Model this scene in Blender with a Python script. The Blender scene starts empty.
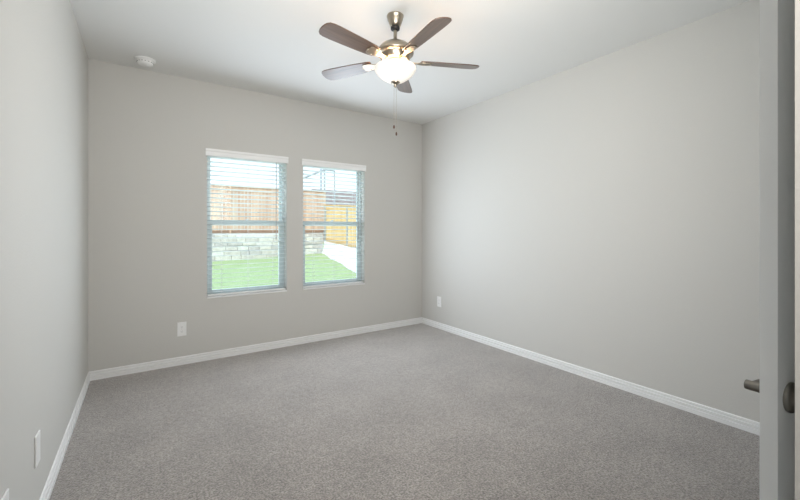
import bpy, math, random
from mathutils import Vector, Matrix
random.seed(7)
SC = bpy.context.scene
COL = SC.collection
R = math.radians

# ------------------------------------------------------------------ camera, world, sun, exposure
H, D, XL, XR = 2.74, 4.147, -0.382, 3.191
CAM_H = 1.281
cd = bpy.data.cameras.new('camera')
cam = bpy.data.objects.new('camera', cd)
COL.objects.link(cam)
cam.location = (0, 0, CAM_H)
cam.rotation_euler = (R(90), 0, R(-34.25))
cd.sensor_width = 36.0
cd.lens = 17.004
cd.shift_y = -0.0249
cd.clip_start = 0.02
cd.clip_end = 300
SC.camera = cam

w = bpy.data.worlds.new('sky')
SC.world = w
w.use_nodes = True
nt = w.node_tree
bg = nt.nodes['Background']
tc = nt.nodes.new('ShaderNodeTexCoord')
sp = nt.nodes.new('ShaderNodeSeparateXYZ')
cr = nt.nodes.new('ShaderNodeValToRGB')
nt.links.new(tc.outputs['Generated'], sp.inputs[0])
nt.links.new(sp.outputs['Z'], cr.inputs[0])
nt.links.new(cr.outputs[0], bg.inputs[0])
cr.color_ramp.elements[0].color = (0.80, 0.88, 0.97, 1)
cr.color_ramp.elements[1].color = (0.50, 0.70, 1.0, 1)
bg.inputs[1].default_value = 1.6

sd = bpy.data.lights.new('sun', 'SUN')
sd.energy = 2.6
sd.angle = R(2.0)
sd.color = (1.0, 0.95, 0.86)
so = bpy.data.objects.new('sun', sd)
COL.objects.link(so)
so.rotation_euler = Vector((-0.55, -0.55, 0.75)).to_track_quat('Z', 'Y').to_euler()

# unseen fill lamp added behind the camera to brighten the room
ad = bpy.data.lights.new('rear_fill', 'AREA')
ad.shape = 'RECTANGLE'; ad.size = 0.45; ad.size_y = 0.45
ad.energy = 6
ad.color = (1.0, 0.96, 0.90)
ao = bpy.data.objects.new('rear_fill', ad)
COL.objects.link(ao)
ao.location = (0.06, -0.16, 1.70)
ao.rotation_euler = (R(88), 0, R(-50))
# second unseen lamp, added ahead of the camera to lift walls and floor
fd = bpy.data.lights.new('front_fill', 'AREA')
fd.shape = 'RECTANGLE'; fd.size = 1.1; fd.size_y = 1.1
fd.energy = 29
fd.color = (1.0, 0.98, 0.945)
fo = bpy.data.objects.new('front_fill', fd); COL.objects.link(fo)
fo.location = (0.9, 0.9, 1.95)
fo.rotation_euler = (R(86), 0, R(-21))

# daylight coming in through the two window openings (sky side of the panes, and past the slats)
for wx, inner in ((0.918, 11), (1.893, 21)):
    for wy, watt in ((4.147 + 0.19, 6), (4.147 - 0.12, inner)):
        wl = bpy.data.lights.new('window_daylight', 'AREA')
        wl.shape = 'RECTANGLE'; wl.size = 0.76; wl.size_y = 1.44
        wl.energy = watt
        wl.color = (0.80, 0.89, 1.0)
        wo = bpy.data.objects.new('window_daylight', wl); COL.objects.link(wo)
        wo.location = (wx, wy, 1.34)
        wo.rotation_euler = Vector((-0.10, 1.0, 0.04) if wy < 4.147 else (0, 1.0, 0)).to_track_quat('Z', 'Y').to_euler()

FAN_POINT_W = 7
FAN_BOWL_EMIT = 0.30

vs = SC.view_settings
vs.view_transform = 'Standard'
vs.look = 'None'
vs.gamma = 1.0
vs.use_curve_mapping = False
vs.exposure = 0.20

# ------------------------------------------------------------------ materials
def mat(name, col, rough=0.6, metal=0.0, bump=None, vary=None, island=None, spec=0.5, emit=None, trans=0.0, aniso=None):
    m = bpy.data.materials.new(name)
    m.use_nodes = True
    n = m.node_tree.nodes; l = m.node_tree.links
    b = n['Principled BSDF']
    b.inputs['Base Color'].default_value = (*col, 1)
    b.inputs['Roughness'].default_value = rough
    b.inputs['Metallic'].default_value = metal
    b.inputs['Specular IOR Level'].default_value = spec
    b.inputs['Transmission Weight'].default_value = trans
    t = n.new('ShaderNodeTexCoord')
    src = None
    if vary:   # (scale vec, colour2, detail, low, high)
        mp = n.new('ShaderNodeMapping'); mp.inputs['Scale'].default_value = vary[0]
        no = n.new('ShaderNodeTexNoise'); no.inputs['Scale'].default_value = 1.0
        no.inputs['Detail'].default_value = vary[2]
        rp = n.new('ShaderNodeValToRGB')
        rp.color_ramp.elements[0].position = vary[3]; rp.color_ramp.elements[1].position = vary[4]
        rp.color_ramp.elements[0].color = (*col, 1); rp.color_ramp.elements[1].color = (*vary[1], 1)
        l.new(t.outputs['Object'], mp.inputs[0]); l.new(mp.outputs[0], no.inputs['Vector'])
        l.new(no.outputs[0], rp.inputs[0]); src = rp.outputs[0]
    if island:  # list of colours picked per separate piece
        g = n.new('ShaderNodeNewGeometry')
        ri = n.new('ShaderNodeValToRGB'); ri.color_ramp.interpolation = 'CONSTANT'
        els = ri.color_ramp.elements
        els[0].color = (*island[0], 1); els[1].position = 1.0 / len(island); els[1].color = (*island[1], 1)
        for k in range(2, len(island)):
            e = els.new(k / len(island)); e.color = (*island[k], 1)
        l.new(g.outputs['Random Per Island'], ri.inputs[0])
        if src:
            mx = n.new('ShaderNodeMix'); mx.data_type = 'RGBA'; mx.blend_type = 'MULTIPLY'; mx.inputs[0].default_value = 1
            l.new(src, mx.inputs[6]); l.new(ri.outputs[0], mx.inputs[7]); src = mx.outputs[2]
        else:
            src = ri.outputs[0]
    if src: l.new(src, b.inputs['Base Color'])
    if bump:   # (scale vec, strength, distance, detail)
        mp = n.new('ShaderNodeMapping'); mp.inputs['Scale'].default_value = bump[0]
        no = n.new('ShaderNodeTexNoise'); no.inputs['Scale'].default_value = 1.0; no.inputs['Detail'].default_value = bump[3]
        bp = n.new('ShaderNodeBump'); bp.inputs['Strength'].default_value = bump[1]; bp.inputs['Distance'].default_value = bump[2]
        l.new(t.outputs['Object'], mp.inputs[0]); l.new(mp.outputs[0], no.inputs['Vector'])
        l.new(no.outputs[0], bp.inputs['Height']); l.new(bp.outputs[0], b.inputs['Normal'])
    if emit:
        b.inputs['Emission Color'].default_value = (*emit[0], 1)
        b.inputs['Emission Strength'].default_value = emit[1]
    return m

M = {}
M['wall'] = mat('wall_paint', (0.622, 0.61, 0.58), 0.75, spec=0.25, bump=((110, 110, 110), 0.3, 0.003, 3))
M['ceiling'] = mat('ceiling_paint', (0.80, 0.80, 0.78), 0.85, spec=0.2, bump=((120, 120, 120), 0.12, 0.002, 3))
M['trim'] = mat('trim_paint', (0.88, 0.88, 0.875), 0.35)
M['door'] = mat('door_paint', (0.80, 0.80, 0.79), 0.45)
M['plastic'] = mat('white_plastic', (0.89, 0.89, 0.88), 0.35)
M['dark'] = mat('dark_slot', (0.03, 0.03, 0.03), 0.6)
M['vinyl'] = mat('window_vinyl', (0.56, 0.63, 0.63), 0.4)
M['nickel'] = mat('brushed_nickel', (0.40, 0.35, 0.28), 0.30, 1.0, bump=((40, 40, 900), 0.05, 0.001, 2))
M['pewter'] = mat('dark_nickel', (0.24, 0.225, 0.20), 0.36, 1.0)
M['black'] = mat('black_rubber', (0.015, 0.014, 0.013), 0.5)
M['chain'] = mat('chain_metal', (0.55, 0.50, 0.42), 0.3, 1.0)
M['fob'] = mat('chain_fob_wood', (0.10, 0.05, 0.03), 0.5)
M['blade'] = mat('fan_blade_walnut', (0.065, 0.032, 0.016), 0.42, vary=((3, 60, 20), (0.13, 0.072, 0.04), 5, 0.35, 0.7))
M['blade'].node_tree.nodes['Principled BSDF'].inputs['Coat Weight'].default_value = 0.8
M['blade'].node_tree.nodes['Principled BSDF'].inputs['Coat Roughness'].default_value = 0.28
M['bowl'] = mat('frosted_glass_bowl', (0.80, 0.75, 0.70), 0.3, emit=((1.0, 0.86, 0.70), FAN_BOWL_EMIT))
M['cloth'] = mat('ladder_cord', (0.8, 0.8, 0.8), 0.8)
M['wand'] = mat('tilt_wand', (0.45, 0.45, 0.44), 0.4)

# carpet: twisted pile with fibre flecks
def carpet():
    m = bpy.data.materials.new('carpet_pile'); m.use_nodes = True
    n = m.node_tree.nodes; l = m.node_tree.links; b = n['Principled BSDF']
    b.inputs['Roughness'].default_value = 0.95; b.inputs['Specular IOR Level'].default_value = 0.1
    b.inputs['Sheen Weight'].default_value = 0.6
    t = n.new('ShaderNodeTexCoord')
    a = n.new('ShaderNodeTexNoise'); a.inputs['Scale'].default_value = 95; a.inputs['Detail'].default_value = 3; a.inputs['Roughness'].default_value = 0.7
    c = n.new('ShaderNodeTexNoise'); c.inputs['Scale'].default_value = 3.0; c.inputs['Detail'].default_value = 4
    c2 = n.new('ShaderNodeTexNoise'); c2.inputs['Scale'].default_value = 28; c2.inputs['Detail'].default_value = 3
    for q in (a, c, c2): l.new(t.outputs['Object'], q.inputs['Vector'])
    r1 = n.new('ShaderNodeValToRGB')
    e = r1.color_ramp.elements
    e[0].position = 0.34; e[0].color = (0.150, 0.131, 0.115, 1); e[1].position = 0.66; e[1].color = (0.51, 0.455, 0.415, 1)
    l.new(a.outputs[0], r1.inputs[0])
    r2 = n.new('ShaderNodeValToRGB'); e = r2.color_ramp.elements
    e[0].position = 0.35; e[0].color = (0.84, 0.835, 0.83, 1); e[1].position = 0.65; e[1].color = (1, 1, 1, 1)
    l.new(c.outputs[0], r2.inputs[0])
    r3 = n.new('ShaderNodeValToRGB'); e = r3.color_ramp.elements
    e[0].position = 0.35; e[0].color = (0.76, 0.76, 0.76, 1); e[1].position = 0.65; e[1].color = (1, 1, 1, 1)
    l.new(c2.outputs[0], r3.inputs[0])
    m1 = n.new('ShaderNodeMix'); m1.data_type = 'RGBA'; m1.blend_type = 'MULTIPLY'; m1.inputs[0].default_value = 1
    l.new(r1.outputs[0], m1.inputs[6]); l.new(r2.outputs[0], m1.inputs[7])
    m2 = n.new('ShaderNodeMix'); m2.data_type = 'RGBA'; m2.blend_type = 'MULTIPLY'; m2.inputs[0].default_value = 1
    l.new(m1.outputs[2], m2.inputs[6]); l.new(r3.outputs[0], m2.inputs[7])
    l.new(m2.outputs[2], b.inputs['Base Color'])
    bp = n.new('ShaderNodeBump'); bp.inputs['Strength'].default_value = 0.7; bp.inputs['Distance'].default_value = 0.008
    l.new(a.outputs[0], bp.inputs['Height']); l.new(bp.outputs[0], b.inputs['Normal'])
    return m
M['carpet'] = carpet()

# blind slat: thin white vinyl that lets some light through
def slat_mat():
    m = bpy.data.materials.new('blind_slat'); m.use_nodes = True
    n = m.node_tree.nodes; l = m.node_tree.links; b = n['Principled BSDF']
    b.inputs['Base Color'].default_value = (0.88, 0.90, 0.91, 1); b.inputs['Roughness'].default_value = 0.4
    tr = n.new('ShaderNodeBsdfTranslucent'); tr.inputs[0].default_value = (0.8, 0.86, 0.88, 1)
    mx = n.new('ShaderNodeMixShader'); mx.inputs[0].default_value = 0.25
    l.new(b.outputs[0], mx.inputs[1]); l.new(tr.outputs[0], mx.inputs[2])
    l.new(mx.outputs[0], n['Material Output'].inputs[0])
    return m
M['slat'] = slat_mat()

# clear pane: mostly straight-through with a faint reflection
def glass_mat():
    m = bpy.data.materials.new('window_glass'); m.use_nodes = True
    n = m.node_tree.nodes; l = m.node_tree.links
    n.remove(n['Principled BSDF'])
    t = n.new('ShaderNodeBsdfTransparent'); t.inputs[0].default_value = (0.94, 0.97, 0.96, 1)
    g = n.new('ShaderNodeBsdfGlossy'); g.inputs['Roughness'].default_value = 0.02
    mx = n.new('ShaderNodeMixShader'); mx.inputs[0].default_value = 0.012
    l.new(t.outputs[0], mx.inputs[1]); l.new(g.outputs[0], mx.inputs[2])
    l.new(mx.outputs[0], n['Material Output'].inputs[0])
    return m
M['glass'] = glass_mat()

M['grass'] = mat('lawn_grass', (0.32, 0.44, 0.20), 0.9, vary=((9, 9, 9), (0.44, 0.54, 0.28), 5, 0.35, 0.65), bump=((60, 60, 60), 0.6, 0.03, 3))
M['stone'] = mat('limestone_block', (0.62, 0.60, 0.58), 0.9, vary=((6, 6, 9), (0.86, 0.84, 0.82), 5, 0.3, 0.7),
                 island=[(1, 1, 1), (0.85, 0.82, 0.80), (0.95, 0.93, 0.90), (0.75, 0.73, 0.74)], bump=((25, 25, 25), 0.8, 0.03, 4))
M['gravel'] = mat('crushed_gravel', (0.66, 0.65, 0.64), 0.95, vary=((14, 14, 14), (0.92, 0.91, 0.90), 4, 0.35, 0.65), bump=((30, 30, 30), 0.8, 0.03, 3))
M['cedar'] = mat('weathered_cedar', (0.62, 0.42, 0.32), 0.85, vary=((5, 5, 0.7), (0.80, 0.62, 0.50), 4, 0.3, 0.7),
                 island=[(1, 1, 1), (0.86, 0.80, 0.76), (0.95, 0.9, 0.86), (0.90, 0.92, 0.92)])
M['pine'] = mat('new_yellow_pine', (0.72, 0.50, 0.24), 0.8, vary=((5, 5, 0.7), (0.88, 0.68, 0.38), 4, 0.3, 0.7),
                island=[(1, 1, 1), (0.90, 0.86, 0.80), (0.96, 0.94, 0.90)])
M['kick'] = mat('pine_kickboard', (0.55, 0.36, 0.17), 0.85, vary=((1, 30, 30), (0.68, 0.48, 0.26), 3, 0.3, 0.7))
M['darkwood'] = mat('dark_kickboard', (0.25, 0.15, 0.10), 0.9, vary=((3, 3, 30), (0.34, 0.22, 0.16), 3, 0.3, 0.7))
M['shingle'] = mat('brown_roof_shingle', (0.20, 0.15, 0.13), 0.95, vary=((6, 2, 6), (0.36, 0.29, 0.26), 3, 0.35, 0.65))
M['brick'] = mat('tan_house_brick', (0.50, 0.36, 0.28), 0.9)
M['galv'] = mat('galvanised_post', (0.42, 0.45, 0.48), 0.5, 0.3)
M['stucco'] = mat('outer_wall_render', (0.5, 0.46, 0.42), 0.9)

# ------------------------------------------------------------------ mesh helpers
class MB:
    def __init__(s): s.v = []; s.f = []; s.sm = []
    def add(s, vs_, fs, smooth=False):
        b = len(s.v); s.v += [tuple(q) for q in vs_]
        for f in fs: s.f.append(tuple(b + i for i in f)); s.sm.append(smooth)
        return s
    def box(s, x0, x1, y0, y1, z0, z1, m=None):
        vs_ = [Vector((x, y, z)) for z in (z0, z1) for y in (y0, y1) for x in (x0, x1)]
        if m: vs_ = [m @ q for q in vs_]
        return s.add(vs_, [(0, 2, 3, 1), (4, 5, 7, 6), (0, 1, 5, 4), (2, 6, 7, 3), (0, 4, 6, 2), (1, 3, 7, 5)])
    def lathe(s, prof, seg=32, m=None, cap=True):
        vs_ = []
        for r, z in prof:
            for k in range(seg):
                a = 2 * math.pi * k / seg
                q = Vector((r * math.cos(a), r * math.sin(a), z)); vs_.append(m @ q if m else q)
        fs = []
        for i in range(len(prof) - 1):
            for k in range(seg):
                k2 = (k + 1) % seg
                fs.append((i * seg + k, i * seg + k2, (i + 1) * seg + k2, (i + 1) * seg + k))
        s.add(vs_, fs, True)
        if cap:
            for idx in (0, len(prof) - 1):
                if prof[idx][0] > 1e-5:
                    s.add(vs_[idx * seg:(idx + 1) * seg], [tuple(range(seg))])
        return s
    def tube(s, p0, p1, r, seg=12, r1=None):
        p0 = Vector(p0); p1 = Vector(p1); d = p1 - p0
        q = d.to_track_quat('Z', 'Y').to_matrix().to_4x4(); q.translation = p0
        return s.lathe([(r, 0), (r if r1 is None else r1, d.length)], seg, q)
    def extrude(s, prof, p0, p1, out):
        """prof: (offset, z) polygon, swept p0 -> p1, offset along 'out'."""
        p0 = Vector(p0); p1 = Vector(p1); out = Vector(out)
        n = len(prof)
        vs_ = [p + out * a + Vector((0, 0, z)) for p in (p0, p1) for a, z in prof]
        fs = [(i, (i + 1) % n, n + (i + 1) % n, n + i) for i in range(n)] + [tuple(range(n)), tuple(range(n, 2 * n))]
        return s.add(vs_, fs)
    def build(s, name, m, parent=None, bevel=0, seg=2):
        me = bpy.data.meshes.new(name)
        me.from_pydata(s.v, [], s.f); me.update()
        for p, q in zip(me.polygons, s.sm): p.use_smooth = q
        import bmesh
        bm = bmesh.new(); bm.from_mesh(me); bmesh.ops.recalc_face_normals(bm, faces=bm.faces); bm.to_mesh(me); bm.free()
        me.materials.append(m)
        o = bpy.data.objects.new(name, me); COL.objects.link(o)
        if parent: o.parent = parent
        if bevel:
            b = o.modifiers.new('bevel', 'BEVEL'); b.width = bevel; b.segments = seg; b.limit_method = 'ANGLE'; b.angle_limit = R(35)
        return o

def tag(o, label=None, cat=None, group=None, kind=None):
    if label: o['label'] = label
    if cat: o['category'] = cat
    if group: o['group'] = group
    if kind: o['kind'] = kind
    return o
def empty(name, loc=(0, 0, 0), rz=0):
    o = bpy.data.objects.new(name, None); COL.objects.link(o); o.location = loc; o.rotation_euler = (0, 0, rz)
    o.empty_display_size = 0.05
    return o
def copy_tree(o, parent=None):
    c = o.copy(); COL.objects.link(c); c.parent = parent
    for ch in list(o.children): copy_tree(ch, c)
    return c
def struct(o, label, cat): return tag(o, label, cat, kind='structure')

# ------------------------------------------------------------------ room shell
TW = 0.15
W1 = (0.524, 1.312); W2 = (1.498, 2.288); WZ = (0.606, 2.075)
struct(MB().box(XL - TW, XR + TW, -1.75, D + TW, -0.12, 0).build('floor', M['carpet']), 'grey beige cut pile carpet covering the bedroom floor', 'floor')
struct(MB().box(XL - TW, XR + TW, -1.75, D + TW, H, H + 0.15).build('ceiling', M['ceiling']), 'flat white painted ceiling over the whole room', 'ceiling')
b = MB()
y0, y1 = D, D + TW
b.box(XL - TW, W1[0], y0, y1, 0, H); b.box(W1[1], W2[0], y0, y1, 0, H); b.box(W2[1], XR + TW, y0, y1, 0, H)
for a in (W1, W2):
    b.box(a[0], a[1], y0, y1, 0, WZ[0]); b.box(a[0], a[1], y0, y1, WZ[1], H)
struct(b.build('wall_back', M['wall']), 'light grey painted wall holding the two windows', 'wall')
struct(MB().box(XL - TW, XL, -1.75, D, 0, H).build('wall_left', M['wall']), 'light grey textured wall along the left side', 'wall')
struct(MB().box(XR, XR + TW, -1.75, D, 0, H).build('wall_right', M['wall']), 'long blank light grey wall on the right', 'wall')
YN = 0.113; XH = 0.676; DO = (1.95, 2.61); DH = 2.05
b = MB()
b.box(XH, DO[0], 0, YN, 0, H); b.box(DO[1], XR, 0, YN, 0, H); b.box(DO[0], DO[1], 0, YN, DH, H)
struct(b.build('wall_front', M['wall']), 'near wall end with textured corner at the right edge', 'wall')
struct(MB().box(XH, XH + 0.117, -1.6, 0, 0, H).build('wall_hall', M['wall']), 'side wall of the entry passage next to the camera', 'wall')
struct(MB().box(XL, XR, -1.75, -1.6, 0, H).build('wall_rear', M['wall']), 'wall closing the entry passage behind the camera', 'wall')

# door frame lining of the side opening
b = MB()
b.box(DO[0], DO[0] + .018, 0.0, YN, 0, DH); b.box(DO[1] - .018, DO[1], 0.0, YN, 0, DH); b.box(DO[0] + .018, DO[1] - .018, 0, YN, DH - .018, DH)
b.box(DO[0] + .018, DO[0] + .028, .03, .07, 0, DH - .018); b.box(DO[1] - .028, DO[1] - .018, .03, .07, 0, DH - .018)
struct(b.build('trim_1', M['trim'], bevel=.001), 'white lining of the closet opening', 'door frame')

# baseboards
PR = [(0, 0), (.015, 0), (.015, .028), (.006, .030), (.006, .034), (.012, .037), (.012, .052), (.003, .054), (.003, .058), (.008, .061), (.007, .073), (.003, .077), (0, .077)]
struct(MB().extrude(PR, (XL, D, 0), (XR, D, 0), (0, -1, 0)).build('baseboard_back', M['trim']), 'white moulded baseboard under the two windows', 'baseboard')
struct(MB().extrude(PR, (XL, -1.6, 0), (XL, D - .015, 0), (1, 0, 0)).build('baseboard_left', M['trim']), 'white moulded baseboard along the left wall', 'baseboard')
struct(MB().extrude(PR, (XR, YN, 0), (XR, D - .015, 0), (-1, 0, 0)).build('baseboard_right', M['trim']), 'white moulded baseboard along the long right wall', 'baseboard')
b = MB().extrude(PR, (XH, YN, 0), (DO[0], YN, 0), (0, 1, 0)).extrude(PR, (DO[1], YN, 0), (XR - .014, YN, 0), (0, 1, 0))
struct(b.build('baseboard_front', M['trim']), 'white baseboard of the near wall behind the open door', 'baseboard')
struct(MB().extrude(PR, (XH, -1.6, 0), (XH, YN, 0), (-1, 0, 0)).build('baseboard_hall', M['trim']), 'white baseboard of the entry passage', 'baseboard')

# ------------------------------------------------------------------ windows
def window(name, X, label):
    root = empty(name, ((X[0] + X[1]) / 2, D + .085, WZ[0]))
    struct(root, label, 'window')
    hw = (X[1] - X[0]) / 2; hh = WZ[1] - WZ[0]; mid = 0.735
    f = MB(); t = .028
    f.box(-hw, -hw + t, 0, .062, 0, hh); f.box(hw - t, hw, 0, .062, 0, hh)
    f.box(-hw + t, hw - t, 0, .062, 0, t); f.box(-hw + t, hw - t, 0, .062, hh - t, hh)
    f.build('window_frame', M['vinyl'], root, bevel=.003)
    # upper sash (outer track)
    s = MB(); a = .018; x0, x1 = -hw + t, hw - t
    s.box(x0, x0 + a, .034, .056, mid, hh - t); s.box(x1 - a, x1, .034, .056, mid, hh - t)
    s.box(x0 + a, x1 - a, .034, .056, hh - t - a, hh - t); s.box(x0 + a, x1 - a, .034, .056, mid - .012, mid + .028)
    us = s.build('upper_sash', M['vinyl'], root, bevel=.002)
    MB().box(x0 + a, x1 - a, .043, .047, mid + .028, hh - t - a).build('pane', M['glass'], us)
    # lower sash (inner track)
    s = MB(); a = .030
    s.box(x0, x0 + a, .006, .030, t, mid); s.box(x1 - a, x1, .006, .030, t, mid)
    s.box(x0 + a, x1 - a, .006, .030, t, t + .04); s.box(x0, x1, .006, .030, mid, mid + .045)
    ls = s.build('lower_sash', M['vinyl'], root, bevel=.002)
    MB().box(x0 + a, x1 - a, .016, .020, t + .04, mid).build('pane', M['glass'], ls)
    lk = MB().lathe([(.014, 0), (.014, .008), (.010, .012)], 20, Matrix.Translation((0, .018, mid + .045))).box(-.004, .030, .012, .022, mid + .053, mid + .060)
    lk.build('sash_lock', M['vinyl'], ls, bevel=.001)
    # sill board and painted reveal
    MB().box(-hw - .0, hw + .0, -.093, 0, -.001, .014).build('window_sill', M['trim'], root, bevel=.003)
    return root
window('window_1', W1, 'left white framed single hung window seen behind open slats')
window('window_2', W2, 'right white framed single hung window nearer the room corner')

# ------------------------------------------------------------------ venetian blinds
def blind(X, nsl, wand_x, label):
    hw = (X[1] - X[0]) / 2 - .006
    root = empty('window_blind', ((X[0] + X[1]) / 2, D + .038, WZ[0] + .014))
    tag(root, label, 'window blind', 'venetian blinds over the two windows')
    hh = WZ[1] - WZ[0] - .014
    v = MB()
    v.extrude([(0, hh - .062), (.010, hh - .062), (.013, hh - .056), (.011, hh - .02), (.016, hh - .008), (.016, hh + .010), (0, hh + .010)],
              (-hw - .021, -.041, 0), (hw + .021, -.041, 0), (0, -1, 0))
    v.build('valance', M['plastic'], root, bevel=.001)
    MB().box(-hw, hw, -.026, .026, hh - .045, hh - .004).build('head_rail', M['plastic'], root)
    zt = hh - .066; zb = .040; n = nsl
    s = MB()
    for k in range(n):
        z = zb + (zt - zb) * k / (n - 1)
        # gently crowned slat, tipped a little
        pts = []
        for j in range(5):
            u = -1 + j * .5
            pts.append((u * .0245, z + .0018 * (1 - u * u) - u * .0035))
        poly = [(y, q + .0011) for y, q in pts] + [(y, q - .0011) for y, q in reversed(pts)]
        s.extrude(poly, (-hw, 0, 0), (hw, 0, 0), (0, 1, 0))
    s.build('slats', M['slat'], root)
    MB().box(-hw, hw, -.025, .025, .004, .020).build('bottom_rail', M['plastic'], root, bevel=.004)
    for cx in (-hw + .13, 0.0, hw - .13):
        c = MB()
        for y in (-.0255, .0255):
            c.box(cx - .0009, cx + .0009, y - .0007, y + .0007, .018, hh - .045)
        for k in range(n):
            z = zb + (zt - zb) * k / (n - 1) - .003
            c.box(cx - .0007, cx + .0007, -.0255, .0255, z - .0006, z + .0002)
        c.build('ladder_cord', M['cloth'], root)
    wd = MB(); wx = wand_x - (X[0] + X[1]) / 2
    wd.tube((wx, -.033, hh - .05), (wx, -.033, hh - .84), .0042, 8).lathe([(.0042, 0), (.007, .01), (.007, .05), (.003, .06)], 10, Matrix.Translation((wx, -.033, hh - .90)))
    wd.build('tilt_wand', M['wand'], root)
    lc = MB().tube((-hw + .06, -.032, hh - .05), (-hw + .06, -.032, hh - .5), .0012, 6).lathe([(.002, .03), (.006, .02), (.007, 0), (.004, -.002)], 10, Matrix.Translation((-hw + .06, -.032, hh - .52)))
    return root
blind(W1, 31, 1.200, 'white horizontal slat blind over the left window')
blind(W2, 31, 2.205, 'white horizontal slat blind over the right window')

# ------------------------------------------------------------------ open door at the right edge
al = R(100)
e_ = Vector((math.sin(al), math.cos(al), 0)); n_ = Vector((-math.cos(al), math.sin(al), 0))
root = empty('door_1', (1.264, .240, 0))
m = Matrix(((e_.x, n_.x, 0), (e_.y, n_.y, 0), (0, 0, 1)))
root.rotation_euler = m.to_euler()     # local x runs latch -> hinge, local y is the room side
struct(root, 'white panel door swung open against the near wall at the right edge', 'door')
DW = .665
MB().box(0, DW, 0, .035, .012, 2.035).build('door_slab', M['door'], root, bevel=.0015)
for side, yy in ((0, -.004), (1, .035)):
    for z0_, z1_ in ((.20, .86), (1.05, 1.90)):
        p = MB(); x0, x1 = .12, DW - .12; w_ = .018
        p.box(x0, x1, yy, yy + .004, z0_, z0_ + w_); p.box(x0, x1, yy, yy + .004, z1_ - w_, z1_)
        p.box(x0, x0 + w_, yy, yy + .004, z0_ + w_, z1_ - w_); p.box(x1 - w_, x1, yy, yy + .004, z0_ + w_, z1_ - w_)
        p.build('panel_moulding', M['door'], root, bevel=.0015)
HZ = .868
for sgn, y_s in ((1, .035), (-1, 0.0)):
    rot = Matrix.Translation((.060, y_s, HZ)) @ Matrix.Rotation(R(-90 * sgn), 4, 'X')
    hd = MB().lathe([(.037, 0), (.037, .006), (.033, .010), (.014, .012), (.012, .02)], 36, rot).build('door_handle', M['pewter'], root)
    hd['label'] = 'brushed nickel lever handle on a round rose'
    y_e = y_s + sgn * .052 if sgn > 0 else -.050
    lv = MB().tube((.060, y_s + sgn * .012, HZ), (.060, y_e, HZ), .0125, 20)
    lv.build('shank', M['pewter'], hd, bevel=.001)
    yc = y_e - sgn * .010
    MB().tube((.055, yc, HZ), (.172, yc, HZ + .002), .0092, 16, .0075).build('lever', M['pewter'], hd, bevel=.002)
for z_ in (.25, 1.05, 1.80):
    hg = MB().tube((DW + .006, -.004, z_ - .045), (DW + .006, -.004, z_ + .045), .006, 12).box(DW - .001, DW + .002, -.002, .032, z_ - .044, z_ + .044)
    hg.build('hinge', M['pewter'], root)

# ------------------------------------------------------------------ wall plates
def outlet(loc, rz, label):
    """plate faces local -y"""
    r = empty('power_outlet', loc, rz)
    tag(r, label, 'power outlet', 'white power outlets low on the walls')
    MB().box(-.038, .038, -.007, 0, -.066, .066).build('cover_plate', M['plastic'], r, bevel=.0025)
    for s_ in (1, -1):
        zc = s_ * .021
        pr = []
        for k in range(20):
            a = 2 * math.pi * k / 20
            pr.append((.0175 * math.cos(a), max(-.0135, min(.0135, .0175 * math.sin(a)))))
        f = MB(); n = len(pr)
        f.add([(x, -.0085, zc + z) for x, z in pr] + [(x, -.005, zc + z) for x, z in pr], [tuple(range(n))] + [(i, (i + 1) % n, n + (i + 1) % n, n + i) for i in range(n)])
        so_ = f.build('socket', M['plastic'], r)
        d_ = MB().box(-.0075, -.0055, -.0089, -.0084, zc - .002, zc + .006).box(.0055, .0075, -.0089, -.0084, zc - .001, zc + .006)
        d_.lathe([(.0024, 0), (.0024, .0005)], 12, Matrix.Translation((0, -.0089, zc - .007)) @ Matrix.Rotation(R(-90), 4, 'X'))
        d_.build('slots', M['dark'], so_)
    MB().lathe([(.003, 0), (.0022, .001)], 12, Matrix.Translation((0, -.0068, 0)) @ Matrix.Rotation(R(90), 4, 'X')).build('screw', M['chain'], r)
    return r
o1 = outlet((.308, D, .338), 0, 'white power outlet on the window wall, below the left window')
def place(loc, rz, label):
    c = copy_tree(o1); c.location = loc; c.rotation_euler = (0, 0, rz); c['label'] = label; return c
place((XR, 3.775, .350), R(-90), 'white power outlet on the right wall near the far corner')
def blank_plate(loc, label):
    p_ = empty('wall_plate', loc, R(90))
    tag(p_, label, 'wall plate', 'blank white plates low on the left wall')
    MB().box(-.038, .038, -.007, 0, -.067, .067).build('cover_plate', M['plastic'], p_, bevel=.0025)
    for z_ in (-.042, .042):
        MB().lathe([(.003, 0), (.0022, .001)], 12, Matrix.Translation((0, -.0068, z_)) @ Matrix.Rotation(R(90), 4, 'X')).build('screw', M['plastic'], p_)
blank_plate((XL, 2.247, .330), 'blank white wall plate on the left wall, the one fully in view')
blank_plate((XL, 1.772, .338), 'blank white wall plate cut off by the bottom left corner of the photo')

# ------------------------------------------------------------------ smoke detector
r = empty('smoke_detector', (.018, 3.90, H))
tag(r, 'round white smoke detector on the ceiling near the left corner', 'smoke detector')
MB().lathe([(.076, 0), (.076, -.008), (.072, -.012), (.055, -.012)], 40).build('base_ring', M['plastic'], r)
MB().lathe([(.058, -.010), (.060, -.020), (.056, -.038), (.046, -.047), (.0, -.049)], 40).build('sensor_housing', M['plastic'], r)
v = MB()
for k in range(16):
    v.box(.0585, .0605, -.006, .006, -.030, -.027, Matrix.Rotation(2 * math.pi * k / 16, 4, 'Z'))
v.build('vent_slots', M['dark'], r)
MB().lathe([(.010, -.047), (.010, -.051), (.008, -.052), (0, -.052)], 20, Matrix.Translation((.018, 0, 0))).build('test_button', M['plastic'], r)

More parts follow.
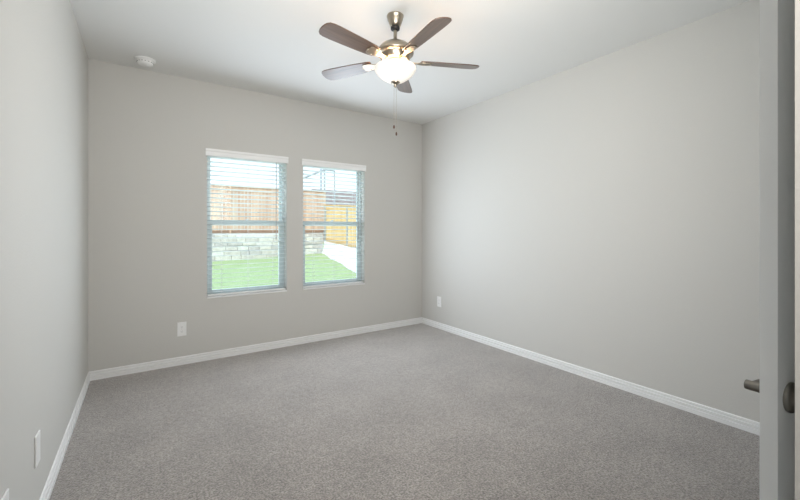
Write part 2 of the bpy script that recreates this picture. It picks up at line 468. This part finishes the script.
# ------------------------------------------------------------------ ceiling fan
FX, FY = 1.422, 2.146
fan = empty('ceiling_fan', (FX, FY, H))
tag(fan, 'five blade brushed nickel ceiling fan with a glowing frosted bowl light', 'ceiling fan')
MB().lathe([(.057, 0), (.058, -.006), (.055, -.010), (.051, -.030), (.042, -.055), (.036, -.070), (.028, -.074)], 40).build('canopy', M['nickel'], fan)
MB().lathe([(.020, -.070), (.030, -.076), (.032, -.085), (.029, -.095), (.016, -.101)], 32).build('ball_collar', M['black'], fan)
MB().lathe([(.0125, -.100), (.0125, -.185), (.022, -.188), (.024, -.20)], 24).build('downrod', M['nickel'], fan)
MB().lathe([(.024, -.178), (.060, -.186), (.095, -.206), (.118, -.232), (.126, -.252), (.124, -.262), (.105, -.268), (.098, -.276), (.098, -.305),
            (.075, -.316), (.060, -.318)], 48).build('motor_housing', M['nickel'], fan)
MB().lathe([(.062, -.312), (.066, -.318), (.060, -.350), (.070, -.354), (.070, -.362), (.05, -.366)], 48, cap=False).build('light_fitter', M['nickel'], fan)
BP = [(.140, -.354), (.143, -.359), (.139, -.372), (.124, -.395), (.100, -.418), (.072, -.437), (.044, -.451), (.018, -.458)]
MB().lathe(BP + [(q[0] - .004 if q[0] > .02 else .014, q[1] + .004) for q in reversed(BP)], 48, cap=False).build('glass_bowl', M['bowl'], fan)
MB().lathe([(.030, -.444), (.033, -.454), (.028, -.462), (.013, -.468), (.009, -.474), (.012, -.479), (.008, -.487), (0, -.490)], 32).build('finial', M['nickel'], fan)

def blade_mesh():
    # outline in local x (outwards), y (across)
    up = [(.175, .044), (.21, .050), (.30, .056), (.40, .060), (.50, .063), (.548, .062), (.574, .056), (.588, .042), (.595, .022)]
    ol = up + [(.597, 0)] + [(x, -y) for x, y in reversed(up)]
    n = len(ol); t = .0035
    b_ = MB()
    b_.add([(x, y, t) for x, y in ol] + [(x, y, -t) for x, y in ol], [tuple(range(n)), tuple(range(2 * n - 1, n - 1, -1))] + [(i, (i + 1) % n, n + (i + 1) % n, n + i) for i in range(n)])
    return b_
def iron_mesh():
    b_ = MB()
    ol = [(.085, .019), (.125, .016), (.155, .020), (.180, .032), (.205, .038), (.232, .036), (.246, .026), (.252, 0)]
    ol = ol + [(x, -y) for x, y in reversed(ol[:-1])]
    n = len(ol)
    b_.add([(x, y, -.0045) for x, y in ol] + [(x, y, -.0095) for x, y in ol], [tuple(range(n)), tuple(range(2 * n - 1, n - 1, -1))] + [(i, (i + 1) % n, n + (i + 1) % n, n + i) for i in range(n)])
    return b_
PHI0, PITCH, BZ = 48, 12, -.306
bm_, im_, sm_ = None, None, None
for k in range(5):
    Mx = Matrix.Translation((0, 0, BZ)) @ Matrix.Rotation(R(PHI0 + 72 * k), 4, 'Z') @ Matrix.Rotation(R(PITCH), 4, 'X')
    if k == 0:
        bl = blade_mesh().build('blade', M['blade'], fan, bevel=.002)
        ir = iron_mesh().build('blade_iron', M['nickel'], bl, bevel=.0015)
        for (x, y) in ((.20, .028), (.20, -.028), (.25, 0)):
            MB().lathe([(.006, -.0095), (.005, -.0125), (0, -.013)], 12, Matrix.Translation((x, y, 0))).build('screw', M['chain'], bl)
        bm_ = bl
    else:
        bl = copy_tree(bm_, fan)
    bl.matrix_local = Mx
def pull_chain(x, y, L, label):
    c = MB(); z0_ = -.340; nb = int(L / .0065)
    c.tube((x, y, z0_), (x, y, z0_ - L), .0011, 6)
    for i in range(nb):
        c.lathe([(0, .0019), (.0017, .001), (.0017, -.001), (0, -.0019)], 6, Matrix.Translation((x, y, z0_ - i * .0065)), cap=False)
    o = c.build('pull_chain', M['chain'], fan)
    o['label'] = label
    MB().lathe([(0, .012), (.004, .009), (.0065, -.002), (.0055, -.012), (0, -.016)], 14, Matrix.Translation((x, y, z0_ - L - .008))).build('chain_fob', M['fob'], o)
# chains hang just outside the bowl's rim, on the camera's far side
vd = Vector((FX, FY, 0)).normalized(); vr = Vector((vd.y, -vd.x, 0))
for off, L_, lab in ((-.009, .365, 'shorter pull chain with a dark fob'), (.008, .415, 'longer pull chain with a dark fob')):
    q = vd * .150 + vr * off
    pull_chain(q.x, q.y, L_, lab)
ld = bpy.data.lights.new('fan_bulb', 'POINT')
ld.energy = FAN_POINT_W; ld.color = (1.0, 0.68, 0.44); ld.shadow_soft_size = .03
lo = bpy.data.objects.new('fan_bulb', ld); COL.objects.link(lo); lo.parent = fan; lo.location = (0.0, 0, -.398)

# ------------------------------------------------------------------ back yard
def gz(X, Y): return -.2 + .012 * (Y - 4.3) + .036 * (X - 2.4)
b = MB(); nx, ny = 24, 24
g = [(-14 + 40 * i / nx, D + TW + 22 * j / ny) for j in range(ny + 1) for i in range(nx + 1)]
b.add([(x, y, gz(x, y)) for x, y in g], [(j * (nx + 1) + i, j * (nx + 1) + i + 1, (j + 1) * (nx + 1) + i + 1, (j + 1) * (nx + 1) + i) for j in range(ny) for i in range(nx)], True)
o = b.build('lawn', M['grass']); tag(o, 'bright green lawn of short grass outside the windows', 'lawn', kind='structure')

YB = 17.55; XF = 7.44
# limestone retaining wall
st = MB(); z = -0.35; row = 0
while z < 1.02:
    h = random.choice((.15, .18, .21)); 
    if z + h > 1.02: h = 1.09 - z
    x = -9 - random.random() * .3
    while x < XF - .2:
        wd_ = random.uniform(.3, .75); x2 = min(x + wd_, XF - .08)
        dp = random.uniform(0, .05)
        st.box(x, x2 - .015, YB - dp, YB + .3, z, z + h - .013)
        x += wd_
    z += h
tag(st.build('retaining_wall', M['stone']), 'low wall of pale stacked limestone blocks at the back of the yard', 'stone wall')

def fence(name, n0, p0, p1, zb0, zb1, ht, mboard, mkick, label, kick, rails=True):
    p0 = Vector(p0); p1 = Vector(p1); d = p1 - p0; L_ = d.length; d.normalize(); nn = Vector((d.y, -d.x, 0))
    root = empty(name, (p0.x, p0.y, zb0)); tag(root, label, 'fence', 'wooden fences around the back yard')
    root.rotation_euler = (0, 0, math.atan2(d.y, d.x))
    zf = lambda s_: (zb1 - zb0) * s_ / L_
    b_ = MB(); s_ = 0.0
    while s_ < L_:
        w_ = .138; z0_ = zf(s_); j = random.uniform(-.012, .012)
        b_.box(s_, s_ + w_, -.0, .018, z0_ + .16, z0_ + ht - .04 + j * .5)
        s_ += .148
    b_.build('boards', mboard, root)
    k_ = MB(); c_ = MB(); s_ = 0
    for (mb, za, zb_, ya, yb_) in ((k_, 0, .17, -.024, .0), (c_, ht - .05, ht, -.05, .06)):
        mb.add([(0, ya, za), (0, yb_, za), (0, yb_, zb_), (0, ya, zb_), (L_, ya, za + zb1 - zb0), (L_, yb_, za + zb1 - zb0), (L_, yb_, zb_ + zb1 - zb0), (L_, ya, zb_ + zb1 - zb0)],
               [(0, 1, 2, 3), (4, 7, 6, 5), (0, 4, 5, 1), (1, 5, 6, 2), (2, 6, 7, 3), (3, 7, 4, 0)])
    k_.build('kickboard', mkick, root); c_.build('top_cap', mboard, root)
    if rails:
        t_ = MB(); za = ht - .24; zb_ = ht - .10
        t_.add([(0, -.02, za), (0, 0, za), (0, 0, zb_), (0, -.02, zb_), (L_, -.02, za + zb1 - zb0), (L_, 0, za + zb1 - zb0), (L_, 0, zb_ + zb1 - zb0), (L_, -.02, zb_ + zb1 - zb0)],
               [(0, 1, 2, 3), (4, 7, 6, 5), (0, 4, 5, 1), (1, 5, 6, 2), (2, 6, 7, 3), (3, 7, 4, 0)])
        t_.build('top_trim_board', mboard, root)
    s_ = .1
    while s_ < L_:
        MB().box(s_, s_ + .07, -.06, 0, zf(s_) + .0, zf(s_) + ht - .05).build('post', M['galv'] if n0 else mboard, root)
        s_ += 2.4
    return root
fence('wooden_fence', 0, (-9, YB + .15, 0), (XF, YB + .15, 0), 1.08, 1.10, 2.12, M['cedar'], M['darkwood'],
      'weathered reddish cedar fence standing on the pale stone wall', .15)
fence('wooden_fence', 1, (XF, YB - .02, 0), (XF, 4.6, 0), .74, -.15, 1.80, M['pine'], M['kick'],
      'yellow pine board fence running along the right side of the yard', .15)

# gravel slope between lawn and side fence
b = MB(); rows = []
for k in range(14):
    Y = YB - .10 - k * 1.0
    xl = 7.25 - .262 * k + .05 * math.sin(k * 1.7)
    zf_ = .74 + (-.15 - .74) * (YB + .12 - Y) / (YB + .12 - 4.6)
    rows.append([(xl, Y, gz(xl, Y) + .01), ((xl + XF) / 2, Y, (gz(xl, Y) + zf_) / 2 + .03), (XF - .07, Y, zf_ + .02)])
b.add([q for r_ in rows for q in r_], [(3 * i + j, 3 * i + j + 1, 3 * i + j + 4, 3 * i + j + 3) for i in range(13) for j in range(2)], True)
tag(b.build('gravel_bed', M['gravel']), 'strip of white gravel between the lawn and the yellow fence', 'gravel', kind='stuff')

# neighbouring house beyond the corner
r = empty('neighbour_house', (18, 30, 0)); tag(r, 'house with a low brown shingle roof beyond the fences', 'house')
MB().box(-7, 9, -4, 5, -.5, 2.9).build('house_wall', M['brick'], r)
MB().add([(-7.6, -4.6, 2.8), (9.6, -4.6, 2.8), (9.6, 5.6, 2.8), (-7.6, 5.6, 2.8), (-6.2, .5, 4.75), (4.5, .5, 4.75), (-7.6, -4.6, 2.65), (9.6, -4.6, 2.65), (9.6, 5.6, 2.65), (-7.6, 5.6, 2.65)],
         [(0, 1, 5, 4), (1, 2, 5), (2, 3, 4, 5), (3, 0, 4), (0, 6, 7, 1), (1, 7, 8, 2), (2, 8, 9, 3), (3, 9, 6, 0), (6, 9, 8, 7)]).build('hip_roof', M['shingle'], r)
# metal post with slanting arm beyond the back fence
p = MB()
p.tube((7.85, 19.0, .5), (7.85, 19.0, 4.52), .05, 10).tube((8.05, 19.0, .5), (8.05, 19.0, 4.52), .05, 10)
p.tube((8.63, 19.0, .5), (8.63, 19.0, 4.50), .04, 10)
p.tube((8.05, 19.0, 4.52), (6.82, 19.0, 3.95), .055, 10).tube((8.05, 19.0, 4.52), (8.63, 19.0, 4.50), .04, 10)
tag(p.build('metal_pole', M['galv']), 'grey metal pole frame with a slanting arm rising above the fence corner', 'pole')
